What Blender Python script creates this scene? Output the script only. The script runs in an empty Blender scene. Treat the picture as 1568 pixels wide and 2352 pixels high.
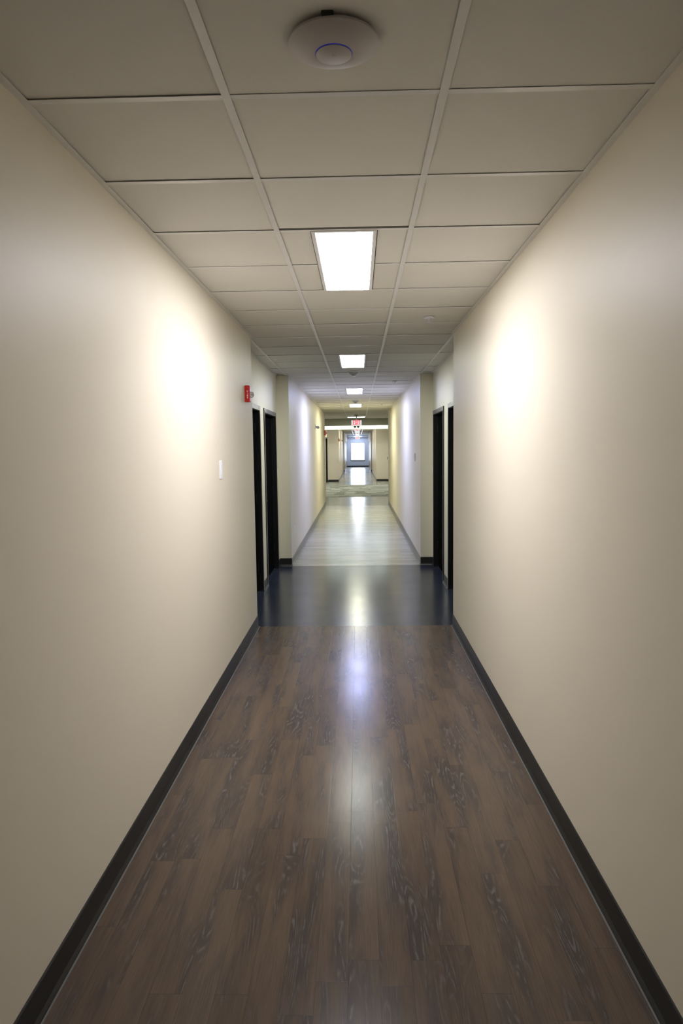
import bpy, bmesh, math, random
from mathutils import Vector, Matrix
random.seed(7)
PI = math.pi
scene = bpy.context.scene
COL = scene.collection

# ------------------------------------------------------------------ measured layout (metres, +Y down the corridor)
T = .6096                     # ceiling module
Y0 = 2.0467                   # first cross tee in view
ZC = 2.618                    # underside of the ceiling grid
XL, XR = -.8895, .9041        # corridor walls
RL, RR = -1.052, 1.071        # door bay walls
BAY = [(6.2616, 9.577), (19.8, 22.92), (44.0, 46.9)]
LOB0, LOB1, FARW, END = 22.92, 30.07, 33.1, 57.6
HDR0 = 24.3
BBH = .104
YB = -7.0

# ------------------------------------------------------------------ materials
def newmat(name):
    m = bpy.data.materials.new(name); m.use_nodes = True
    nt = m.node_tree
    return m, nt, nt.nodes['Principled BSDF']

def plain(name, col, rough=.5, metal=0, spec=.5, bump=None, coat=0):
    m, nt, b = newmat(name)
    b.inputs['Base Color'].default_value = (*col, 1)
    b.inputs['Roughness'].default_value = rough
    b.inputs['Metallic'].default_value = metal
    b.inputs['Specular IOR Level'].default_value = spec
    b.inputs['Coat Weight'].default_value = coat
    if bump:
        tc = nt.nodes.new('ShaderNodeTexCoord')
        n = nt.nodes.new('ShaderNodeTexNoise'); n.inputs['Scale'].default_value = bump[0]; n.inputs['Detail'].default_value = 3
        bp = nt.nodes.new('ShaderNodeBump'); bp.inputs['Strength'].default_value = bump[1]; bp.inputs['Distance'].default_value = bump[2]
        nt.links.new(tc.outputs['Object'], n.inputs['Vector'])
        nt.links.new(n.outputs['Fac'], bp.inputs['Height'])
        nt.links.new(bp.outputs['Normal'], b.inputs['Normal'])
    return m

def emit(name, col, strength, base=(.8, .8, .8)):
    m, nt, b = newmat(name)
    b.inputs['Base Color'].default_value = (*base, 1)
    b.inputs['Emission Color'].default_value = (*col, 1)
    b.inputs['Emission Strength'].default_value = strength
    return m

class NG:
    """tiny helper to write node maths"""
    def __init__(s, nt): s.nt = nt
    def _in(s, sock, v):
        if isinstance(v, (int, float)): sock.default_value = v
        elif isinstance(v, tuple): sock.default_value = v
        else: s.nt.links.new(v, sock)
    def m(s, op, a, b=None, c=None):
        n = s.nt.nodes.new('ShaderNodeMath'); n.operation = op
        s._in(n.inputs[0], a)
        if b is not None: s._in(n.inputs[1], b)
        if c is not None: s._in(n.inputs[2], c)
        return n.outputs[0]
    def xyz(s, x, y, z=0.):
        n = s.nt.nodes.new('ShaderNodeCombineXYZ')
        for i, v in enumerate((x, y, z)): s._in(n.inputs[i], v)
        return n.outputs[0]
    def white(s, v):
        n = s.nt.nodes.new('ShaderNodeTexWhiteNoise'); n.noise_dimensions = '3D'
        s.nt.links.new(v, n.inputs['Vector']); return n.outputs['Value']
    def noise(s, v, scale, detail=2, rough=.5, dist=0):
        n = s.nt.nodes.new('ShaderNodeTexNoise')
        n.inputs['Scale'].default_value = scale; n.inputs['Detail'].default_value = detail
        n.inputs['Roughness'].default_value = rough; n.inputs['Distortion'].default_value = dist
        s.nt.links.new(v, n.inputs['Vector']); return n.outputs['Fac']
    def ramp(s, v, lo, hi):
        n = s.nt.nodes.new('ShaderNodeMapRange'); n.interpolation_type = 'SMOOTHSTEP'
        s._in(n.inputs['Value'], v)
        n.inputs['From Min'].default_value = lo; n.inputs['From Max'].default_value = hi
        return n.outputs['Result']
    def mix(s, f, a, b, mode='MIX'):
        n = s.nt.nodes.new('ShaderNodeMix'); n.data_type = 'RGBA'; n.blend_type = mode
        s._in(n.inputs[0], f); s._in(n.inputs[6], a); s._in(n.inputs[7], b)
        return n.outputs[2]

def plank_floor(name, base, dark, streak, swap, width, length, off, rough, vary, streak_amt, spec, bump=.12, seam_dark=.45):
    """vinyl planks: staggered boards, limed open grain that follows contour lines of a stretched field"""
    m, nt, b = newmat(name); g = NG(nt)
    tc = nt.nodes.new('ShaderNodeTexCoord'); sp = nt.nodes.new('ShaderNodeSeparateXYZ')
    nt.links.new(tc.outputs['Object'], sp.inputs[0])
    X, Y = sp.outputs[0], sp.outputs[1]
    if swap: X, Y = Y, X
    u = g.m('DIVIDE', g.m('SUBTRACT', X, off), width)
    iu = g.m('FLOOR', u); fu = g.m('FRACT', u)
    r1 = g.white(g.xyz(iu, 3.7, 1.1))
    v = g.m('ADD', g.m('DIVIDE', Y, length), g.m('MULTIPLY', r1, 5.))
    iv = g.m('FLOOR', v); fv = g.m('FRACT', v)
    r2 = g.white(g.xyz(iu, iv, 5.3)); r3 = g.white(g.xyz(iv, iu, 9.1))
    # seams
    eu = g.m('MINIMUM', fu, g.m('SUBTRACT', 1., fu))
    ev = g.m('MINIMUM', fv, g.m('SUBTRACT', 1., fv))
    su = g.m('SUBTRACT', 1., g.ramp(eu, .0, .0012 / width))
    sv = g.m('SUBTRACT', 1., g.ramp(ev, .0, .0014 / length))
    seam = g.m('MAXIMUM', su, sv)
    # grain space, shifted per board
    gx = g.m('ADD', X, g.m('MULTIPLY', r2, 31.)); gy = g.m('ADD', Y, g.m('MULTIPLY', r3, 47.))
    fieldv = g.xyz(g.m('MULTIPLY', gx, 10.), g.m('MULTIPLY', gy, 1.35), r2)
    field = g.noise(fieldv, 1., 1.2, .4, .25)
    wob = g.noise(g.xyz(g.m('MULTIPLY', gx, 60.), g.m('MULTIPLY', gy, 14.), r3), 1., 3, .6)
    ph = g.m('ADD', g.m('MULTIPLY', field, 140.), g.m('MULTIPLY', wob, 3.4))
    ring = g.m('POWER', g.m('ADD', g.m('MULTIPLY', g.m('SINE', ph), .5), .5), 3.2)
    fine = g.noise(g.xyz(g.m('MULTIPLY', gx, 420.), g.m('MULTIPLY', gy, 9.), r2), 1., 3, .65)
    cloud = g.noise(g.xyz(g.m('MULTIPLY', gx, 13.), g.m('MULTIPLY', gy, 1.5), r3), 1., 2, .55)
    cloud2 = g.noise(g.xyz(g.m('MULTIPLY', X, 5.), g.m('MULTIPLY', Y, 1.3), 4.), 1., 3, .55)
    dk = g.m('MULTIPLY', g.ramp(cloud, .36, .70), .85)
    col = g.mix(dk, (*base, 1), (*dark, 1))
    tone = g.m('ADD', g.m('ADD', 1. - vary / 2, g.m('MULTIPLY', r2, vary)), g.m('MULTIPLY', g.m('SUBTRACT', cloud2, .5), .6))
    tone = g.m('MULTIPLY', tone, g.m('ADD', .60, g.m('MULTIPLY', fine, .80)))
    col = g.mix(1., col, g.xyz(tone, tone, tone), 'MULTIPLY')
    smask = g.m('MULTIPLY', g.ramp(cloud, .46, .66), g.ramp(wob, .40, .62))
    sm = g.m('MULTIPLY', g.m('MULTIPLY', ring, smask), streak_amt)
    pore = g.m('MULTIPLY', g.ramp(fine, .62, .75), streak_amt * .35)
    col = g.mix(g.m('MINIMUM', g.m('ADD', sm, pore), 1.), col, (*streak, 1))
    col = g.mix(g.m('MULTIPLY', seam, seam_dark), col, (.01, .009, .008, 1))
    nt.links.new(col, b.inputs['Base Color'])
    peel = g.noise(tc.outputs['Object'], 55., 3, .6)
    scuff = g.noise(tc.outputs['Object'], 3.2, 4, .6)
    nt.links.new(g.m('ADD', g.m('ADD', rough - .05, g.m('MULTIPLY', scuff, .1)), g.m('MULTIPLY', g.m('SUBTRACT', fine, .5), .05)), b.inputs['Roughness'])
    h = g.m('SUBTRACT', g.m('ADD', g.m('MULTIPLY', peel, .5), g.m('MULTIPLY', fine, .35)), g.m('MULTIPLY', seam, .35))
    bp = nt.nodes.new('ShaderNodeBump'); bp.inputs['Strength'].default_value = bump; bp.inputs['Distance'].default_value = .0016
    nt.links.new(h, bp.inputs['Height']); nt.links.new(bp.outputs['Normal'], b.inputs['Normal'])
    b.inputs['Specular IOR Level'].default_value = spec
    return m

M = {}
M['paint'] = plain('cream_satin_paint', (.76, .705, .575), .46, spec=.18, bump=(210, .10, .0012))
M['blue_end'] = plain('pale_blue_end_wall', (.70, .77, .92), .5, bump=(210, .08, .001))  # end wall tinted pale blue, unlike the cream side walls
M['paint_mint'] = plain('white_bulkhead_paint', (.78, .84, .77), .6)
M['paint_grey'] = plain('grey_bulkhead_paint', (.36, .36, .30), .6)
M['slab'] = plain('raw_slab', (.05, .05, .05), .9)
M['tee'] = plain('white_enamel_steel', (.82, .81, .80), .35)
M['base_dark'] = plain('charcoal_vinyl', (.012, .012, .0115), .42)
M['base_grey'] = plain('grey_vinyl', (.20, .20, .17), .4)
M['caulk'] = plain('pale_caulk', (.14, .135, .12), .6)
M['black_metal'] = plain('black_satin_metal_paint', (.010, .010, .011), .30)
M['black_door'] = plain('black_door_laminate', (.008, .008, .009), .6, spec=.0)
M['chrome'] = plain('brushed_chrome', (.62, .61, .60), .22, metal=1)
M['white_plastic'] = plain('white_plastic', (.86, .86, .90), .38)
M['grey_plastic'] = plain('grey_plastic', (.38, .38, .37), .4)
M['dark_plastic'] = plain('dark_plastic', (.02, .022, .02), .4)
M['ap_white'] = plain('matte_white_polycarbonate', (.53, .49, .49), .5)
M['red_plastic'] = plain('red_enamel', (.50, .012, .006), .32)
M['white_ink'] = plain('white_ink', (.85, .85, .85), .5)
M['grey_ink'] = plain('grey_ink', (.40, .36, .36), .5)
M['blue_led'] = emit('blue_led', (.02, .03, .55), .10, base=(.03, .03, .28))
M['exit_face'] = emit('exit_face', (.92, .97, 1), .28, base=(.85, .85, .85))
M['exit_red'] = emit('exit_red', (1., .05, .10), .5, base=(.75, .03, .05))
M['warm_frame'] = plain('white_window_frame', (.7, .72, .8), .35)
# clear lens
m, nt, b = newmat('clear_lens')
b.inputs['Base Color'].default_value = (.9, .9, .9, 1); b.inputs['Transmission Weight'].default_value = .75
b.inputs['Roughness'].default_value = .06; b.inputs['IOR'].default_value = 1.45
M['lens'] = m
# window glass: mostly transparent, mirror by fresnel
m, nt, b = newmat('window_glass')
nt.nodes.remove(b)
tr = nt.nodes.new('ShaderNodeBsdfTransparent'); tr.inputs[0].default_value = (.93, .95, .96, 1)
gl = nt.nodes.new('ShaderNodeBsdfGlossy'); gl.inputs['Roughness'].default_value = .02
fr = nt.nodes.new('ShaderNodeFresnel'); fr.inputs['IOR'].default_value = 1.45
mx = nt.nodes.new('ShaderNodeMixShader')
nt.links.new(fr.outputs[0], mx.inputs[0]); nt.links.new(tr.outputs[0], mx.inputs[1]); nt.links.new(gl.outputs[0], mx.inputs[2])
nt.links.new(mx.outputs[0], nt.nodes['Material Output'].inputs['Surface'])
M['glass'] = m
# acoustic tile
m, nt, b = newmat('ceiling_tile'); g = NG(nt)
tc = nt.nodes.new('ShaderNodeTexCoord')
n1 = g.noise(tc.outputs['Object'], 260., 4, .7); n2 = g.noise(tc.outputs['Object'], 1.7, 2)
tone = g.m('ADD', g.m('ADD', .95, g.m('MULTIPLY', g.m('SUBTRACT', n1, .5), .10)), g.m('MULTIPLY', g.m('SUBTRACT', n2, .5), .08))
nt.links.new(g.mix(1., (.82, .80, .755, 1), g.xyz(tone, tone, tone), 'MULTIPLY'), b.inputs['Base Color'])
b.inputs['Roughness'].default_value = .85; b.inputs['Specular IOR Level'].default_value = .25
bp = nt.nodes.new('ShaderNodeBump'); bp.inputs['Strength'].default_value = .25; bp.inputs['Distance'].default_value = .001
nt.links.new(n1, bp.inputs['Height']); nt.links.new(bp.outputs['Normal'], b.inputs['Normal'])
M['tile'] = m
# carpet planks with darker dashes
m, nt, b = newmat('patterned_carpet'); g = NG(nt)
tc = nt.nodes.new('ShaderNodeTexCoord'); sp = nt.nodes.new('ShaderNodeSeparateXYZ')
nt.links.new(tc.outputs['Object'], sp.inputs[0])
cx_ = g.m('FLOOR', g.m('ADD', g.m('DIVIDE', sp.outputs[0], .36), g.m('MULTIPLY', g.white(g.xyz(g.m('FLOOR', g.m('DIVIDE', sp.outputs[1], .42)), 2., 3.)), 3.)))
cy_ = g.m('FLOOR', g.m('DIVIDE', sp.outputs[1], .42))
rr = g.white(g.xyz(cx_, cy_, 8.)); pile = g.noise(tc.outputs['Object'], 300., 2)
big = g.noise(tc.outputs['Object'], .8, 2)
dsh = g.m('MULTIPLY', g.ramp(rr, .66, .70), .75)
col = g.mix(dsh, (.31, .31, .26, 1), (.15, .155, .12, 1))
tn = g.m('ADD', .78, g.m('ADD', g.m('MULTIPLY', pile, .25), g.m('MULTIPLY', big, .2)))
nt.links.new(g.mix(1., col, g.xyz(tn, tn, tn), 'MULTIPLY'), b.inputs['Base Color'])
b.inputs['Roughness'].default_value = .95; b.inputs['Specular IOR Level'].default_value = .1
M['carpet'] = m
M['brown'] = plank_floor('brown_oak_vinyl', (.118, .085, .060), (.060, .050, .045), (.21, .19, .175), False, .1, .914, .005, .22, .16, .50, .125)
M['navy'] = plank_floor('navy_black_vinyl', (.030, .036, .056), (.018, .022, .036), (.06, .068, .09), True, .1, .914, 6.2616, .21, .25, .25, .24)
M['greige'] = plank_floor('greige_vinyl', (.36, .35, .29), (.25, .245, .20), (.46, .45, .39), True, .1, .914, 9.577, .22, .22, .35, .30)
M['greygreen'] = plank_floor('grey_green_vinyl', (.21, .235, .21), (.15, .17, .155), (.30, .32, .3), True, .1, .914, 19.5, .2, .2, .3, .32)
M['tube'] = {}

# ------------------------------------------------------------------ mesh helpers
def bx(bm, x0, x1, y0, y1, z0, z1):
    vs = [bm.verts.new(p) for p in ((x0, y0, z0), (x1, y0, z0), (x1, y1, z0), (x0, y1, z0), (x0, y0, z1), (x1, y0, z1), (x1, y1, z1), (x0, y1, z1))]
    for f in ((3, 2, 1, 0), (4, 5, 6, 7), (0, 1, 5, 4), (1, 2, 6, 5), (2, 3, 7, 6), (3, 0, 4, 7)):
        bm.faces.new([vs[i] for i in f])
    return vs

def lathe(bm, prof, n=48, axis='z', at=(0, 0, 0)):
    """profile of (r, h) spun about an axis through `at`"""
    rings = []
    for r, h in prof:
        ring = []
        for k in range(n):
            a = 2 * PI * k / n; c, s = r * math.cos(a), r * math.sin(a)
            p = {'z': (c, s, h), 'x': (h, c, s), 'y': (s, h, c)}[axis]
            ring.append(bm.verts.new(Vector(p) + Vector(at)))
        rings.append(ring)
    for a, b_ in zip(rings, rings[1:]):
        for k in range(n):
            bm.faces.new((a[k], a[(k + 1) % n], b_[(k + 1) % n], b_[k]))
    bm.faces.new(rings[0][::-1]); bm.faces.new(rings[-1])

def prism(bm, pts, axis, a0, a1):
    """polygon (2-D) extruded along an axis"""
    def P(p, a): return {'y': (p[0], a, p[1]), 'x': (a, p[0], p[1]), 'z': (p[0], p[1], a)}[axis]
    A = [bm.verts.new(P(p, a0)) for p in pts]; B = [bm.verts.new(P(p, a1)) for p in pts]
    n = len(pts)
    bm.faces.new(A); bm.faces.new(B[::-1])
    for k in range(n): bm.faces.new((A[k], B[k], B[(k + 1) % n], A[(k + 1) % n]))

def obj(name, bm, mat, parent=None, smooth=False, bevel=0, loc=None, seg=2):
    bmesh.ops.recalc_face_normals(bm, faces=bm.faces[:])
    me = bpy.data.meshes.new(name); bm.to_mesh(me); bm.free()
    me.materials.append(mat)
    if smooth:
        for p in me.polygons: p.use_smooth = True
        me.set_sharp_from_angle(angle=math.radians(38))
    o = bpy.data.objects.new(name, me); COL.objects.link(o)
    if parent: o.parent = parent
    if loc: o.location = loc
    if bevel:
        md = o.modifiers.new('bevel', 'BEVEL'); md.width = bevel; md.segments = seg; md.limit_method = 'ANGLE'
    return o

def struct(name, bm, mat, **k):
    o = obj(name, bm, mat, **k)
    if not k.get('parent'): o['kind'] = 'structure'
    return o

def thing(name, label, cat, loc, rotz=0, group=None):
    o = bpy.data.objects.new(name, None); COL.objects.link(o)
    o.location = loc; o.rotation_euler = (0, 0, rotz); o.empty_display_size = .1
    if label: o['label'] = label; o['category'] = cat
    if group: o['group'] = group
    return o

def dup(root, loc, label, rotz=None, group=None, swap=None):
    r = root.copy(); COL.objects.link(r); r.location = loc
    if rotz is not None: r.rotation_euler = (0, 0, rotz)
    r['label'] = label
    if group: r['group'] = group
    for ch in list(root.children):
        c = ch.copy(); COL.objects.link(c); c.parent = r
        if swap and ch.name.split('.')[0] in swap:
            c.data = ch.data.copy(); c.data.materials[0] = swap[ch.name.split('.')[0]]
        for gc in ch.children:
            d = gc.copy(); COL.objects.link(d); d.parent = c
    return r

# ------------------------------------------------------------------ floors
def floor(x0, x1, y0, y1, mat, z=0):
    bm = bmesh.new(); bx(bm, x0, x1, y0, y1, z - .05, z); return struct('floor', bm, mat)
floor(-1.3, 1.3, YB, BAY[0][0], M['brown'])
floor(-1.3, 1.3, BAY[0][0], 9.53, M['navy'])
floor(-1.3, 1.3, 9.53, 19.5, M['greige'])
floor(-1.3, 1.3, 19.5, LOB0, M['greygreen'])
floor(-3.3, 3.3, LOB0, LOB1, M['carpet'])
floor(-3.3, XL, LOB1, FARW, M['carpet'])
floor(XR, 3.3, LOB1, FARW, M['carpet'])
floor(XL, XR, LOB1, FARW, M['greygreen'])
floor(-1.3, 1.3, FARW, 44.0, M['greige'])
floor(-1.3, 1.3, 44.0, 46.9, M['greygreen'])
floor(-1.3, 1.3, 46.9, END + .3, M['greige'])
bm = bmesh.new(); bx(bm, -1.1, 1.1, LOB0 - .02, LOB0 + .02, 0, .006)
struct('trim_1', bm, M['base_grey'])
bm = bmesh.new(); bx(bm, -1.2, 1.2, LOB1 - .02, LOB1 + .02, 0, .006)
struct('trim_2', bm, M['base_grey'])

# ------------------------------------------------------------------ walls
ZT = 3.3
def wall(name, x0, x1, y0, y1, z0=0, z1=ZT, mat='paint'):
    bm = bmesh.new(); bx(bm, x0, x1, y0, y1, z0, z1); return struct(name, bm, M[mat])
wall('wall_left', XL - .45, XL, YB, BAY[0][0]); wall('wall_right', XR, XR + .45, YB, BAY[0][0])
wall('wall_back', XL, XR, YB - .2, YB)
wall('wall_left', XL - .45, XL, BAY[0][1], BAY[1][0]); wall('wall_right', XR, XR + .45, BAY[0][1], BAY[1][0])
wall('wall_left', RL - .3, RL, BAY[1][0], LOB0); wall('wall_right', RR, RR + .3, BAY[1][0], LOB0)
wall('wall_left', -3.3, RL - .3, LOB0 - .2, LOB0); wall('wall_right', RR + .3, 3.3, LOB0 - .2, LOB0)
wall('wall_left', -3.5, -3.3, LOB0 - .2, LOB1 + .2); wall('wall_right', 3.3, 3.5, LOB0 - .2, LOB1 + .2)
wall('wall_left', -3.3, -1.55, LOB1, LOB1 + .2); wall('wall_right', 1.62, 3.3, LOB1, LOB1 + .2)
wall('wall_right', 1.47, 1.62, LOB1, FARW)
wall('wall_left', -1.75, XL, FARW, FARW + .25); wall('wall_right', XR, 1.75, FARW, FARW + .25)
wall('wall_left', XL - .3, XL, FARW + .25, BAY[2][0]); wall('wall_right', XR, XR + .3, FARW + .25, BAY[2][0])
wall('wall_left', RL - .3, RL, BAY[2][0], BAY[2][1]); wall('wall_right', RR, RR + .3, BAY[2][0], BAY[2][1])

# walls with door openings, each door a unit of its own
OH = 2.055
door_count = [0]
def door_wall(side, xw, y0, y1, openings):
    """side -1 left / +1 right; openings = outer frame spans"""
    name = 'wall_left' if side < 0 else 'wall_right'
    def seg(a, b_, z0=0, z1=ZT):
        x0, x1 = sorted((xw, xw + side * .3)); wall(name, x0, x1, a, b_, z0, z1)
    cur = y0
    for a, b_ in openings:
        seg(cur, a + .045); seg(a + .045, b_ - .045, OH + .005, ZT); cur = b_ - .045
    seg(cur, y1)
    for a, b_ in openings: door(side, xw, a, b_)

def door(side, xw, a, b_, handle_near=True):
    door_count[0] += 1
    r = bpy.data.objects.new('door_%d' % door_count[0], None); COL.objects.link(r)
    r.location = (xw, (a + b_) / 2, 0); r['kind'] = 'structure'; r.empty_display_size = .1
    w = (b_ - a) / 2; s = side; P = .012; F = .05
    def X(u, v): return tuple(sorted((s * u, s * v)))
    # steel frame: face proud of the wall, return into the opening, stop, all one profile
    for nm, spans in (('door_jamb', [(-w, -w + F)]), ('door_jamb', [(w - F, w)])):
        bm = bmesh.new()
        for p, q in spans:
            x0, x1 = X(-P, 0); bx(bm, x0, x1, p, q, 0, OH + F)
            if p < 0: x0, x1 = X(-.002, .20); bx(bm, x0, x1, p + .046, q, 0, OH); x0, x1 = X(.10, .16); bx(bm, x0, x1, q - .002, q + .014, 0, OH - .016)
            else: x0, x1 = X(-.002, .20); bx(bm, x0, x1, p, q - .046, 0, OH); x0, x1 = X(.10, .16); bx(bm, x0, x1, p - .014, p + .002, 0, OH - .016)
        obj(nm, bm, M['black_metal'], r, bevel=.0015)
    bm = bmesh.new()
    x0, x1 = X(-P, 0); bx(bm, x0, x1, -w + F, w - F, OH, OH + F)
    x0, x1 = X(-.002, .20); bx(bm, x0, x1, -w + F, w - F, OH - .004, OH)
    x0, x1 = X(.10, .16); bx(bm, x0, x1, -w + F, w - F, OH - .018, OH - .004)
    obj('door_head', bm, M['black_metal'], r, bevel=.0015)
    bm = bmesh.new(); x0, x1 = X(.055, .10); bx(bm, x0, x1, -w + F + .003, w - F - .003, .008, OH - .006)
    obj('door_leaf', bm, M['black_door'], r, bevel=.001)
    # lever on a round rose, hinges opposite
    hy = -w + F + .07
    bm = bmesh.new(); lathe(bm, [(.026, 0), (.026, -.008 * s), (.011, -.012 * s), (.011, -.045 * s)], 24, 'x', (s * .055, hy, 1.0))
    prism(bm, [(hy - .011, .992), (hy + .11, .994), (hy + .11, 1.006), (hy - .011, 1.010)], 'x', s * .008, s * .018)
    obj('lever_handle', bm, M['chrome'], r, smooth=True)
    for hz in (.25, 1.02, 1.82):
        bm = bmesh.new(); lathe(bm, [(.007, hz), (.007, hz + .1)], 12, 'z', (s * .048, w - F - .002, 0))
        obj('hinge', bm, M['black_metal'], r, smooth=True)
    return r

door_wall(-1, RL, BAY[0][0], BAY[0][1], [(6.69, 7.855), (8.19, 9.355)])
door_wall(1, RR, BAY[0][0], BAY[0][1], [(6.72, 7.885), (8.295, 9.43)])
door_wall(-1, -1.40, LOB1, FARW, [(30.9, 32.6)])
door_wall(-1, XL, BAY[2][1], END, [(52.6, 53.6), (56.0, 57.0)])
door_wall(1, XR, BAY[2][1], END, [(52.6, 53.6), (56.0, 57.0)])

# end wall with the window
WX0, WX1, WZ0, WZ1 = -.55, .56, .555, 1.99
bm = bmesh.new()
bx(bm, XL - .3, WX0, END, END + .25, 0, ZT); bx(bm, WX1, XR + .3, END, END + .25, 0, ZT)
bx(bm, WX0, WX1, END, END + .25, 0, WZ0); bx(bm, WX0, WX1, END, END + .25, WZ1, ZT)
struct('wall_end', bm, M['blue_end'])
w1 = bpy.data.objects.new('window_1', None); COL.objects.link(w1); w1.location = (0, END, 0); w1['kind'] = 'structure'
bm = bmesh.new()
for a, b_, c, d in ((WX0, WX0 + .03, WZ0, WZ1), (WX1 - .03, WX1, WZ0, WZ1), (WX0, WX1, WZ0, WZ0 + .03), (WX0, WX1, WZ1 - .03, WZ1)):
    bx(bm, a, b_, .15, .2, c, d)
obj('window_frame', bm, M['warm_frame'], w1)
bm = bmesh.new(); bx(bm, WX0 + .03, WX1 - .03, .17, .175, WZ0 + .03, WZ1 - .03); obj('window_glass', bm, M['glass'], w1)
bm = bmesh.new(); bx(bm, WX0 - .02, WX1 + .02, -.04, .15, WZ0 - .035, WZ0); obj('window_sill', bm, M['base_dark'], w1, bevel=.003)
bm = bmesh.new()
bx(bm, XL, XL + .05, END - .25, END - .2, 1.93, 2.49); bx(bm, XR - .05, XR, END - .25, END - .2, 1.93, 2.49); bx(bm, XL, XR, END - .25, END - .2, 2.44, 2.50)
struct('trim_3', bm, M['warm_frame'])
wall('wall_end', XL, XR, END - .25, END - .2, 2.50, ZT, 'blue_end')

# bulkheads either side of the high lobby ceiling
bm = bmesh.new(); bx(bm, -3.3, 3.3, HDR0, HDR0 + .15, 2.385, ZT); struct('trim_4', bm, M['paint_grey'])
bm = bmesh.new(); bx(bm, -3.3, 3.3, LOB1 + .0, LOB1 + .2, 2.395, ZT); struct('trim_5', bm, M['paint_mint'])
wall('wall_above_opening', XL, XR, FARW, FARW + .25, 2.66, ZT)

# ------------------------------------------------------------------ ceilings
bm = bmesh.new(); bx(bm, -3.6, 3.6, YB - .3, END + .4, ZT, ZT + .1); struct('ceiling', bm, M['slab'])
bm = bmesh.new(); bx(bm, -3.3, 3.3, HDR0 + .15, LOB1, 3.15, 3.2); struct('ceiling', bm, M['paint_mint'])
LIGHT_K = {2, 9, 16, 23}
FAR_Y = [34.68, 38.95, 43.22, 47.48, 51.75, 56.02]
WIDE_Y = 22.77
def is_light(ya, far):
    if far: return any(abs(ya - f) < .02 or abs(ya - f - T) < .02 for f in FAR_Y)
    k = round((ya - Y0) / T)
    return k in LIGHT_K or (k - 1) in LIGHT_K
def tee_grid(y0, y1, xmin, xmax, far=False):
    """tiles lie on an exposed 24 mm grid; flange underside at ZC"""
    tiles = bmesh.new(); tees = bmesh.new(); W = .012; TH = .0046
    off = Y0 if not far else FAR_Y[0] - 10 * T
    k0 = math.floor((y0 - off) / T); k1 = math.ceil((y1 - off) / T)
    xs = sorted([xmin, -1.5 * T, -.5 * T, .5 * T, 1.5 * T, xmax])
    xs = [x for x in xs if xmin <= x <= xmax]
    for x in xs[1:-1]:
        bx(tees, x - W, x + W, y0, y1, ZC, ZC + .0015)
        bx(tees, x - .001, x + .001, y0, y1, ZC + .0015, ZC + .04)
    for k in range(k0, k1 + 1):
        ya = off + k * T; yb = ya + T
        if y0 < ya < y1:
            for i, (xa, xb) in enumerate(zip(xs, xs[1:])):
                lit = is_light(ya, far) and is_light(ya - T, far)
                parts = [(xa + W, xb - W)]
                if lit and abs(xa + .5 * T) < .01: parts = [(xa + W, -.155), (.155, xb - W)]
                if not far and abs(ya - WIDE_Y) < .02 and abs(xa + .5 * T) < .01: pass
                for p, q in parts:
                    dz = random.uniform(0, .0006)
                    bx(tees, p, q, ya - W, ya + W, ZC + .0003 + dz, ZC + .0018 + dz)
                    bx(tees, p, q, ya - .001, ya + .001, ZC + .0018, ZC + .04)
        a = max(ya, y0); b_ = min(yb, y1)
        if b_ - a < .03: continue
        for xa, xb in zip(xs, xs[1:]):
            mid = abs(xa + .5 * T) < .01
            if not far and mid and abs(ya - WIDE_Y) < .05: continue
            parts = [(xa, xb)]
            if mid and is_light(ya, far): parts = [(xa, -.1535), (.1535, xb)]
            for p, q in parts:
                z1, z2 = (ZC + TH + random.uniform(-.0018, .0016) for _ in range(2))
                e = .002; be = b_ - e
                if not far and mid and k == 1: be = b_ - .030      # this tile has slipped back: dark gap before the light
                if not far and mid and k == 8: be = b_ - .014
                vs = bx(tiles, p + e, q - e, a + e, be, ZC, ZC + .018)
                for v in vs: v.co.z += (z1 if v.co.y < (a + b_) / 2 else z2) - ZC
    struct('ceiling', tiles, M['tile']); struct('ceiling_grid', tees, M['tee'])
tee_grid(YB, HDR0, -1.5, 1.5)
tee_grid(LOB1 + .2, END, -1.5, 1.5, far=True)

tn = [5]
def trim(bm, mat):
    tn[0] += 1; return struct('trim_%d' % tn[0], bm, mat)
def angle_along(x, s, y0, y1):       # wall angle along y; s = +1 room is on +x side
    bm = bmesh.new(); a, b_ = sorted((x, x + s * .024)); bx(bm, a, b_, y0, y1, ZC - .0004, ZC + .0014)
    a, b_ = sorted((x, x + s * .002)); bx(bm, a, b_, y0, y1, ZC, ZC + .03); trim(bm, M['tee'])
def angle_across(y, s, x0, x1):
    bm = bmesh.new(); a, b_ = sorted((y, y + s * .024)); bx(bm, x0, x1, a, b_, ZC - .0004, ZC + .0014); trim(bm, M['tee'])
for a, b_ in ((YB, BAY[0][0]), (BAY[0][1], BAY[1][0]), (FARW + .25, BAY[2][0]), (BAY[2][1], END - .25)):
    angle_along(XL, 1, a, b_); angle_along(XR, -1, a, b_)
for a, b_ in BAY:
    angle_along(RL, 1, a, b_); angle_along(RR, -1, a, b_)
    if b_ < 20 or b_ > 40: angle_across(b_, -1, RL, XL); angle_across(b_, -1, XR, RR)

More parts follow.
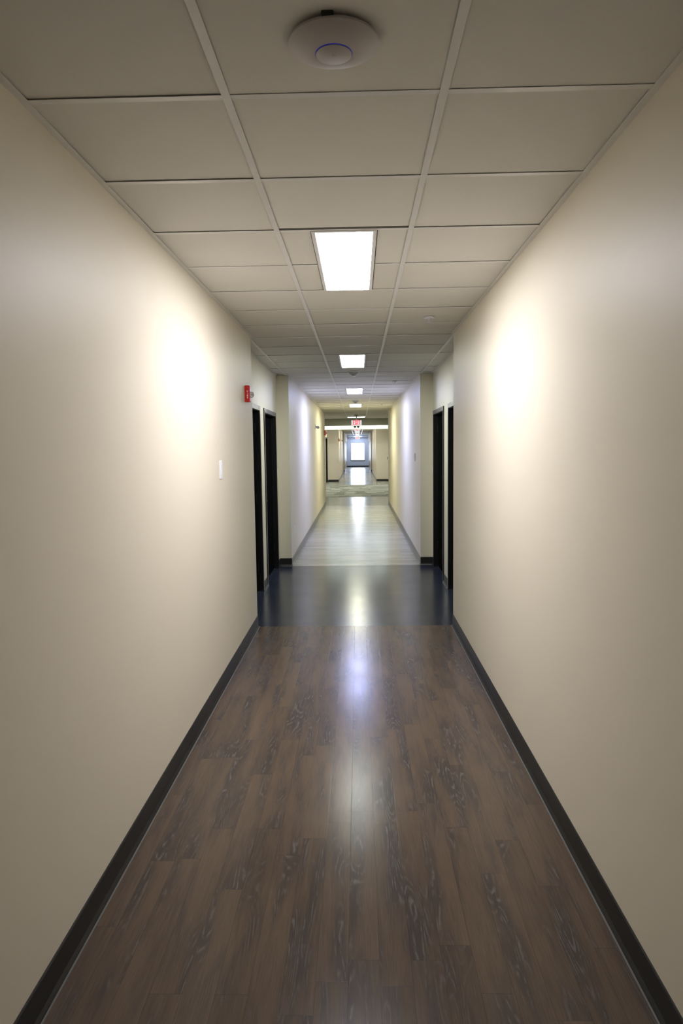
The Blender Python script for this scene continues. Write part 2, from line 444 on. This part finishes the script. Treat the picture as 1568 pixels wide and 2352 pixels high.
# ------------------------------------------------------------------ baseboards
def base_y(x, s, y0, y1, mat, side, caulk=False):
    bm = bmesh.new()
    prism(bm, [(x, 0), (x + s * .016, 0), (x + s * .014, .006), (x + s * .007, .018), (x + s * .0055, BBH - .004), (x + s * .003, BBH), (x, BBH)], 'y', y0, y1)
    struct('baseboard_' + side, bm, mat)
    if caulk:
        bm = bmesh.new(); a, b_ = sorted((x + s * .014, x + s * .022)); bx(bm, a, b_, y0, y1, 0, .0015); trim(bm, M['caulk'])
def base_x(y, s, x0, x1, mat, side):
    bm = bmesh.new()
    prism(bm, [(y, 0), (y + s * .016, 0), (y + s * .014, .006), (y + s * .007, .018), (y + s * .0055, BBH - .004), (y + s * .003, BBH), (y, BBH)], 'x', x0, x1)
    struct('baseboard_' + side, bm, mat)
for x, s, side in ((XL, 1, 'left'), (XR, -1, 'right')):
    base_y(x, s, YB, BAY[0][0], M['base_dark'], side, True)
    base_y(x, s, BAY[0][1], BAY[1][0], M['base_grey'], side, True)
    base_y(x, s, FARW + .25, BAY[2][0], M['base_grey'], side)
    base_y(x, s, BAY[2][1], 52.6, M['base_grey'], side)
base_y(RL, 1, BAY[0][0], 6.69, M['base_dark'], 'left'); base_y(RL, 1, 7.855, 8.19, M['base_dark'], 'left', True); base_y(RL, 1, 9.355, BAY[0][1], M['base_dark'], 'left')
base_y(RR, -1, BAY[0][0], 6.72, M['base_dark'], 'right'); base_y(RR, -1, 7.885, 8.295, M['base_dark'], 'right', True); base_y(RR, -1, 9.43, BAY[0][1], M['base_dark'], 'right')
for y in (BAY[0][1], BAY[2][1]):
    base_x(y, -1, RL, XL, M['base_dark'], 'left'); base_x(y, -1, XR, RR, M['base_dark'], 'right')
base_x(FARW, -1, -1.40, XL, M['base_dark'], 'left'); base_x(FARW, -1, XR, 1.47, M['base_dark'], 'right')
base_x(END, -1, XL, XR, M['base_dark'], 'end')
base_y(RL, 1, BAY[1][0], LOB0, M['base_dark'], 'left'); base_y(RR, -1, BAY[1][0], LOB0, M['base_dark'], 'right')

# ------------------------------------------------------------------ ceiling lights
def tube_mat(name, col, s): return emit(name, col, s)
def light_fixture(name, label, y, mat, w=.305, l=2 * T, first=None, group=None, z=ZC):
    t = thing(name, label, 'ceiling light', (0, y + l / 2, z), 0, group)
    hw, hl = w / 2 - .0015, l / 2 - .004; f = .019
    bm = bmesh.new()
    for a, b_, c, d in ((-hw, -hw + f, -hl, hl), (hw - f, hw, -hl, hl), (-hw + f, hw - f, -hl, -hl + f), (-hw + f, hw - f, hl - f, hl)):
        bx(bm, a, b_, c, d, -.004, .012)
    obj('light_frame', bm, M['tee'], t, bevel=.0012)
    bm = bmesh.new(); bx(bm, -hw, hw, -hl, hl, .0121, .09); obj('housing', bm, M['tee'], t)
    # lens: shallow dropped prismatic panel
    bm = bmesh.new(); nx, ny = 14, 18; V = []
    ax, ay = hw - f - .0015, hl - f - .0015
    for j in range(ny + 1):
        row = []
        for i in range(nx + 1):
            u, v = -1 + 2 * i / nx, -1 + 2 * j / ny
            h = .006 * (1 - abs(u) ** 3) * (1 - abs(v) ** 8)
            row.append(bm.verts.new((u * ax, v * ay, -.0035 - h)))
        V.append(row)
    for j in range(ny):
        for i in range(nx): bm.faces.new((V[j][i], V[j][i + 1], V[j + 1][i + 1], V[j + 1][i]))
    obj('diffuser', bm, mat, t, smooth=True)
    return t
G = 'narrow fluorescent panels along the corridor ceiling'
S = 23.5
light_fixture('ceiling_light', 'nearest and largest lit ceiling panel, in front of the dark gap in the tiles', Y0 + 2 * T, tube_mat('lamp_neutral', (.985, .975, 1.05), S * .95), group=G)
light_fixture('ceiling_light', 'second lit ceiling panel, over the dark floor between the black doors', Y0 + 9 * T, tube_mat('lamp_white', (.93, 1, .93), S * .66), group=G)
light_fixture('ceiling_light', 'third lit ceiling panel, bluish, just beyond the cone shaped smoke detector', Y0 + 16 * T, tube_mat('lamp_blue', (.70, .79, 1.42), S * .98), group=G)
light_fixture('ceiling_light', 'fourth lit ceiling panel, yellowish, last one before the exit sign', Y0 + 23 * T, tube_mat('lamp_yellow', (1, 1, .74), S * .95), group=G)
light_fixture('ceiling_light', 'wide square lit panel right behind the hanging exit sign', WIDE_Y, tube_mat('lamp_green', (.95, 1, .86), S * .35), w=.60, l=T, group=G)
lm = tube_mat('lamp_far', (1, 1, .95), S * .26)
lm_near = tube_mat('lamp_far_near', (1, 1, .86), S * .6); lm_end = tube_mat('lamp_far_end', (.80, .90, 1.2), S * .36)
far_names = ['first', 'second', 'third', 'fourth', 'fifth', 'last']
for i, y in enumerate(FAR_Y):
    light_fixture('ceiling_light', '%s of the tiny lit panels in the far corridor beyond the carpeted lobby' % far_names[i], y, (lm_near, lm_near, lm, lm, lm, lm_end)[i], group='tiny lit panels in the far corridor')
lobms = {'far': tube_mat('lamp_lobby_added', (.90, 1, .93), S * .62), 'near': tube_mat('lamp_lobby_front_added', (1, 1, .95), S * 1.7)}  # out-of-sight strips added to light bulkhead and carpet, implied by their brightness
for yy, row in ((29.35, 'far'), (26.6, 'near')):
  for x in (-1.0, 1.0):
    t = thing('added_lobby_light', 'added unseen strip light on the high lobby ceiling, %s side of the %s row' % ('left' if x < 0 else 'right', row), 'ceiling light', (x, yy, 3.152), 0, 'added unseen strip lights on the high lobby ceiling')
    bm = bmesh.new(); bx(bm, -.62, .62, -.09, .09, -.02, 0); obj('housing', bm, M['tee'], t)
    bm = bmesh.new(); bx(bm, -.6, .6, -.07, .07, -.055, -.02); obj('diffuser', bm, lobms[row], t, bevel=.01)

added_side_lm = tube_mat('lamp_side_added', (1, 1, .93), S * .75)  # unseen panels added to brighten the walls flanking the far opening
for x, sd in ((-1.13, 'left'), (1.18, 'right')):
    light_fixture('ceiling_light', 'added unseen panel over the %s end of the strip between lobby and far corridor' % sd, 31.0, added_side_lm, w=.5, l=T, group='added unseen panels between lobby and far corridor')
# ------------------------------------------------------------------ wireless access point
t = thing('wireless_access_point', 'round white wireless access point with a blue ring on a ceiling tile', 'access point', (.006, 1.785, ZC + .0055))
bm = bmesh.new()
prof = [(.095, 0), (.098, -.004), (.1085, -.009), (.1105, -.0125), (.1095, -.016)]
for k in range(1, 13):
    a = k / 12; r = .1095 + (.0455 - .1095) * a; prof.append((r, -.016 - .0205 * math.sin(a * PI / 2) ** 1.0))
bm.verts.ensure_lookup_table(); lathe(bm, prof, 96); obj('shell', bm, M['ap_white'], t, smooth=True)
bm = bmesh.new(); lathe(bm, [(.0448, -.030), (.0448, -.0376)], 96); obj('status_ring', bm, M['blue_led'], t, smooth=True)
bm = bmesh.new(); lathe(bm, [(.0435, -.034), (.0436, -.0390), (.0428, -.0396)], 96); obj('cap', bm, M['ap_white'], t, smooth=True)
bm = bmesh.new()
pts = []
for k in range(13):
    a = PI + PI * k / 12; pts.append((.0042 * math.cos(a), .0042 * math.sin(a)))
inner = [(.0026 * math.cos(PI + PI * k / 12), .0026 * math.sin(PI + PI * k / 12)) for k in range(12, -1, -1)]
poly = [(-.0042, .0045)] + pts + [(.0042, .0045), (.0026, .0045)] + inner + [(-.0026, .0045)]
prism(bm, poly, 'z', -.0399, -.0395); obj('logo', bm, M['grey_ink'], t)
bm = bmesh.new(); bx(bm, -.0245, .0035, -.1125, -.092, -.0115, -.001); obj('cable_slot', bm, M['dark_plastic'], t, bevel=.002)

# ------------------------------------------------------------------ sprinklers
def sprinkler(x, y, label):
    t = thing('sprinkler', label, 'sprinkler', (x, y, ZC + .0), 0, 'sprinkler heads along the right row of tiles')
    bm = bmesh.new(); lathe(bm, [(.030, .006), (.030, -.004), (.044, -.0045), (.045, -.006), (.040, -.009), (.024, -.011), (.022, -.008)], 40); obj('escutcheon', bm, M['white_plastic'], t, smooth=True)
    bm = bmesh.new(); lathe(bm, [(.010, -.004), (.010, -.020), (.006, -.022), (.003, -.030)], 20)
    for s in (-1, 1): prism(bm, [(s * .010, -.018), (s * .013, -.018), (s * .004, -.036), (s * .002, -.036)], 'y', -.002, .002)
    obj('nozzle', bm, M['white_plastic'], t, smooth=True)
    bm = bmesh.new(); lathe(bm, [(.013, -.036), (.014, -.0375), (.003, -.039)], 24); obj('deflector', bm, M['white_plastic'], t, smooth=True)
    return t
s0 = sprinkler(.607, 5.45, 'nearest sprinkler head, between the first and second ceiling lights')
dup(s0, (.62, 10.62, ZC), 'second sprinkler head, on the ceiling just before the bluish light')
dup(s0, (.62, 16.42, ZC), 'farthest sprinkler head, beside the yellowish fourth ceiling light')

# ------------------------------------------------------------------ smoke detectors
def detector(y, label):
    t = thing('smoke_detector', label, 'smoke detector', (.004, y, ZC + .004), 0, 'cone shaped smoke detectors on the ceiling centreline')
    bm = bmesh.new(); lathe(bm, [(.074, 0), (.079, -.003), (.079, -.010), (.075, -.013)], 48); obj('base', bm, M['white_plastic'], t, smooth=True)
    bm = bmesh.new(); lathe(bm, [(.072, -.013), (.068, -.017), (.036, -.046), (.030, -.049)], 48); obj('cone', bm, M['grey_plastic'], t, smooth=True)
    for s in (-1, 1):
        bm = bmesh.new(); prism(bm, [(s * .076, -.012), (s * .070, -.012), (s * .027, -.053), (s * .033, -.056)], 'y', -.006, .006); obj('rib', bm, M['white_plastic'], t)
    bm = bmesh.new(); lathe(bm, [(.024, -.046), (.024, -.058)], 32); obj('sensor_chamber', bm, M['dark_plastic'], t, smooth=True)
    bm = bmesh.new(); lathe(bm, [(.028, -.058), (.030, -.061), (.028, -.067), (.020, -.070)], 40); obj('cap', bm, M['white_plastic'], t, smooth=True)
    return t
d0 = detector(9.22, 'nearest cone shaped smoke detector, just beyond the second ceiling light')
dup(d0, (.004, 14.95, ZC + .004), 'second smoke detector, between the bluish and the yellowish ceiling lights')
dup(d0, (.004, 21.2, ZC + .004), 'smoke detector hanging right in front of the exit sign')
dup(d0, (.004, 41.3, ZC + .004), 'tiny smoke detector in the far corridor beyond the lobby, nearer one')
dup(d0, (.004, 49.5, ZC + .004), 'tiny smoke detector in the far corridor, nearest the end window')

# ------------------------------------------------------------------ exit signs
def stroke(bm, p, q, w, y0, y1, caps=0):
    p, q = Vector(p), Vector(q); d = (q - p).normalized(); n = Vector((-d.y, d.x)) * w / 2
    prism(bm, [tuple(p + n), tuple(q + n), tuple(q - n), tuple(p - n)], 'y', y0, y1)
def letters(bm, word, x0, x1, z0, z1, w, y0, y1, gap=.012):
    adv = {'I': .45}
    tot = sum(adv.get(c, 1) for c in word); u = (x1 - x0 - gap * (len(word) - 1)) / tot; x = x0
    for c in word:
        cw = u * adv.get(c, 1); a, b_ = x, x + cw; h = w / 2; zm = (z0 + z1) / 2
        if c == 'E':
            stroke(bm, (a + h, z0), (a + h, z1), w, y0, y1)
            for z in (z0 + h, zm, z1 - h): stroke(bm, (a + w * .9, z), (b_ - (.15 * cw if z == zm else 0), z), w, y0, y1)
        if c == 'F':
            stroke(bm, (a + h, z0), (a + h, z1), w, y0, y1)
            for z in (zm, z1 - h): stroke(bm, (a + w * .9, z), (b_, z), w, y0, y1)
        if c == 'X':
            stroke(bm, (a + h, z0), (b_ - h, z1), w, y0, y1 - .0001); stroke(bm, (a + h, z1), (b_ - h, z0), w, y0 + .0001, y1)
        if c == 'I': stroke(bm, ((a + b_) / 2, z0), ((a + b_) / 2, z1), w, y0, y1)
        if c == 'T':
            stroke(bm, ((a + b_) / 2, z0), ((a + b_) / 2, z1 - w * .9), w, y0, y1); stroke(bm, (a, z1 - h), (b_, z1 - h), w, y0, y1)
        if c == 'R':
            stroke(bm, (a + h, z0), (a + h, z1), w, y0, y1); stroke(bm, (a + w, z1 - h), (b_, z1 - h), w, y0, y1)
            stroke(bm, (a + w, zm), (b_, zm), w, y0, y1); stroke(bm, (b_ - h, zm + h * .9), (b_ - h, z1 - h * .9), w, y0, y1)
            stroke(bm, (a + cw * .45, zm - h * .5), (b_ - h, z0), w, y0, y1)
        x = b_ + gap
def exit_sign(y, z0, label, heads=True):
    t = thing('exit_sign', label, 'exit sign', (.006, y, z0), 0)
    H, W = .182, .165
    bm = bmesh.new(); bx(bm, -W, W, -.012, .028, 0, H); obj('housing', bm, M['white_plastic'], t, bevel=.003)
    bm = bmesh.new(); bx(bm, -W + .004, W - .004, -.016, -.0121, .004, H - .004); obj('face', bm, M['exit_face'], t)
    bm = bmesh.new(); letters(bm, 'EXIT', -.108, .112, .030, H - .003, .021, -.0185, -.0162); obj('lettering', bm, M['exit_red'], t)
    bm = bmesh.new(); zz = ZC - z0
    bx(bm, -.02, .02, -.006, .016, H, zz - .02); bx(bm, -.075, .075, -.03, .04, zz - .022, zz + .002); obj('canopy', bm, M['white_plastic'], t)
    if heads:
        for s in (-1, 1):
            bm = bmesh.new(); lathe(bm, [(.020, -.002), (.040, -.006), (.041, -.018), (.030, -.040), (.016, -.058), (.010, -.060)], 32, 'z', (s * .051 + .002, 0, 0))
            obj('lamp_head', bm, M['dark_plastic'], t, smooth=True)
    return t
exit_sign(22.1, 2.300, 'lit white exit sign with red letters hanging before the lobby, two dark lamp heads below')
exit_sign(33.6, 2.415, 'second exit sign, partly hidden under the bright bulkhead beyond the lobby', False)
exit_sign(53.5, 2.24, 'tiny farthest exit sign, hanging above the end window', False)

# ------------------------------------------------------------------ fire alarm strobes (local +x points off the wall)
def strobe(x, y, z, label, rotz=0):
    t = thing('fire_alarm_strobe', label, 'fire alarm', (x, y, z), rotz, 'red fire alarm strobes on the left walls')
    bm = bmesh.new(); bx(bm, -.001, .006, -.042, .042, -.068, .068); obj('back_plate', bm, M['red_plastic'], t, bevel=.004)
    bm = bmesh.new(); bx(bm, .0, .044, -.036, .036, -.069, .069); obj('body', bm, M['red_plastic'], t, bevel=.009, seg=4)
    bm = bmesh.new()
    cw, ch, gp = .0085, .0125, .0045; z1 = .026
    for c in 'FIRE':
        letters(bm, c, .024 - cw / 2, .024 + cw / 2, z1 - ch, z1, .0026, -.0366, -.0358); z1 -= ch + gp
    obj('lettering', bm, M['white_ink'], t)
    bm = bmesh.new(); lathe(bm, [(.026, .042), (.027, .050), (.024, .062), (.017, .071), (.008, .076)], 32, 'x', (0, 0, -.006)); obj('lens', bm, M['lens'], t, smooth=True)
    bm = bmesh.new(); lathe(bm, [(.006, .043), (.006, .066)], 16, 'x', (0, 0, -.006)); obj('flash_tube', bm, M['chrome'], t, smooth=True)
    bm = bmesh.new(); lathe(bm, [(.022, .0442), (.018, .0452)], 32, 'x', (0, 0, -.006)); obj('reflector', bm, M['chrome'], t, smooth=True)
    return t
f0 = strobe(XL, 5.885, 2.091, 'nearest and largest red fire alarm strobe, on the left wall before the black doors')
dup(f0, (XL, 19.45, 2.04), 'middle red fire alarm strobe, at the left corner before the carpeted lobby')
dup(f0, (XL, 33.62, 1.985), 'farthest tiny red fire alarm strobe, at the opening of the far corridor')

# ------------------------------------------------------------------ wall lamp heads
def wall_lamp(x, y, z, label):
    t = thing('emergency_light', label, 'emergency light', (x, y, z), 0, 'small round grey wall fixtures on the left walls')
    bm = bmesh.new(); bx(bm, 0, .012, -.06, .06, -.045, .06); obj('mounting_plate', bm, M['white_plastic'], t, bevel=.004)
    bm = bmesh.new(); prism(bm, [(.012, .035), (.012, -.02), (.045, -.018), (.045, .002)], 'y', -.012, .012); obj('bracket', bm, M['grey_plastic'], t)
    bm = bmesh.new(); lathe(bm, [(.012, .030), (.030, .020), (.034, -.010), (.034, -.034)], 36, 'y', (.062, 0, -.012)); obj('lamp_head', bm, M['grey_plastic'], t, smooth=True)
    bm = bmesh.new(); lathe(bm, [(.029, -.033), (.027, -.038), (.010, -.041)], 36, 'y', (.062, 0, -.012)); obj('lens', bm, M['lens'], t, smooth=True)
    return t
wl = wall_lamp(XL, 15.4, 2.09, 'small round grey emergency light head, halfway along the left wall before the lobby')
dup(wl, (XL, 39.0, 2.01), 'tiny grey emergency light head on the left wall of the far corridor')

# ------------------------------------------------------------------ wall plates (local +x off the wall)
def plate(name, label, cat, x, y, z, side, h=.115, w=.07, mat='white_plastic', kind='rocker', group=None):
    t = thing(name, label, cat, (x, y, z), 0 if side < 0 else PI, group)
    bm = bmesh.new(); bx(bm, -.001, .006, -w / 2, w / 2, -h / 2, h / 2); obj('cover_plate', bm, M[mat], t, bevel=.002)
    if kind == 'rocker':
        bm = bmesh.new(); prism(bm, [(.005, -.033), (.0075, -.033), (.0095, .033), (.005, .033)], 'y', -.0165, .0165); obj('rocker', bm, M[mat], t)
    if kind == 'outlet':
        for s in (-1, 1):
            bm = bmesh.new(); bx(bm, .005, .0085, -.017, .017, s * .021 - .0145, s * .021 + .0145); f = obj('receptacle', bm, M[mat], t, bevel=.003)
            bm = bmesh.new()
            for d in (-.006, .006): bx(bm, .0082, .0088, d - .001, d + .001, s * .021 - .001, s * .021 + .008)
            bx(bm, .0082, .0088, -.002, .002, s * .021 - .010, s * .021 - .006)
            obj('slot', bm, M['dark_plastic'], f)
    for zz in ((-.048, .048) if kind != 'outlet' else (0,)):
        if h < .1 and kind != 'outlet': zz *= h / .115
        bm = bmesh.new(); lathe(bm, [(.0032, .006), (.0026, .0072)], 12, 'x', (0, 0, zz)); obj('screw', bm, M['chrome'], t, smooth=True)
    return t
plate('light_switch', 'white wall switch plate alone on the near left wall', 'switch', XL, 4.745, 1.492, -1, h=.124, w=.08)
plate('power_outlet', 'pale power outlet low on the left wall past the black doors', 'outlet', XL, 10.05, .45, -1, kind='outlet', h=.118)
plate('light_switch', 'grey switch plate on the right wall beyond the black doors', 'switch', XR, 10.47, 1.475, 1, h=.118, w=.08, mat='grey_plastic')
plate('door_plate', 'small pale plate beside the farther left black door', 'wall plate', RL, 9.44, 1.30, -1, h=.115, w=.07)
plate('door_plate', 'small pale plate beside the farther right black door', 'wall plate', RR, 9.51, 1.30, 1, h=.115, w=.07)
t = thing('wall_button', 'small white and chrome wall device at the right corner before the lobby', 'wall device', (XR, 19.55, 1.32), PI)
bm = bmesh.new(); bx(bm, 0, .022, -.04, .04, -.06, .06); obj('back_box', bm, M['white_plastic'], t, bevel=.004)
bm = bmesh.new(); lathe(bm, [(.030, .020), (.033, .034), (.026, .046), (.014, .050)], 32, 'x', (0, 0, 0)); obj('push_ring', bm, M['chrome'], t, smooth=True)
t = thing('camera_dome', 'tiny dark fixture high at the left above the end window', 'camera', (-.78, END, 2.41))
bm = bmesh.new(); bx(bm, -.05, .05, -.04, 0, -.02, .02); obj('mount', bm, M['grey_plastic'], t, bevel=.004)
bm = bmesh.new(); lathe(bm, [(.028, 0), (.028, -.02), (.015, -.04)], 24, 'z', (0, -.045, 0)); obj('dome', bm, M['dark_plastic'], t, smooth=True)

# ------------------------------------------------------------------ daylight
w = bpy.data.worlds.new('overcast'); scene.world = w; w.use_nodes = True
bg = w.node_tree.nodes['Background']; bg.inputs[0].default_value = (.80, .90, 1.12, 1); bg.inputs[1].default_value = 10.
pl = bpy.data.lights.new('window_portal', 'AREA'); pl.shape = 'RECTANGLE'; pl.size = WX1 - WX0; pl.size_y = WZ1 - WZ0
pl.cycles.is_portal = True
po = bpy.data.objects.new('window_portal', pl); COL.objects.link(po)
po.location = ((WX0 + WX1) / 2, END + .24, (WZ0 + WZ1) / 2); po.rotation_euler = (-PI / 2, 0, 0)

# ------------------------------------------------------------------ camera
f, pi_, ya, ro, cx, hh = 1596.44, -.0928, .0253, -.0135, .0548, 1.6348
cam = bpy.data.cameras.new('camera'); co = bpy.data.objects.new('camera', cam); COL.objects.link(co)
cam.sensor_fit = 'HORIZONTAL'; cam.sensor_width = 24; cam.lens = f / 1568 * 24; cam.clip_start = .02; cam.clip_end = 200
right = Vector((math.cos(ya), math.sin(ya), 0)); fwd = Vector((-math.sin(ya), math.cos(ya), 0)); Z = Vector((0, 0, 1))
F = math.cos(pi_) * fwd + math.sin(pi_) * Z; U = -math.sin(pi_) * fwd + math.cos(pi_) * Z
R2 = math.cos(ro) * right + math.sin(ro) * U; U2 = math.cos(ro) * U - math.sin(ro) * right
mw = Matrix.Identity(4)
for i in range(3): mw[i][0] = R2[i]; mw[i][1] = U2[i]; mw[i][2] = -F[i]; mw[i][3] = (cx, 0, hh)[i]
co.matrix_world = mw
scene.camera = co
vs = scene.view_settings
vs.view_transform = 'Standard'; vs.look = 'None'; vs.gamma = 1; vs.use_curve_mapping = False; vs.exposure = 1.1
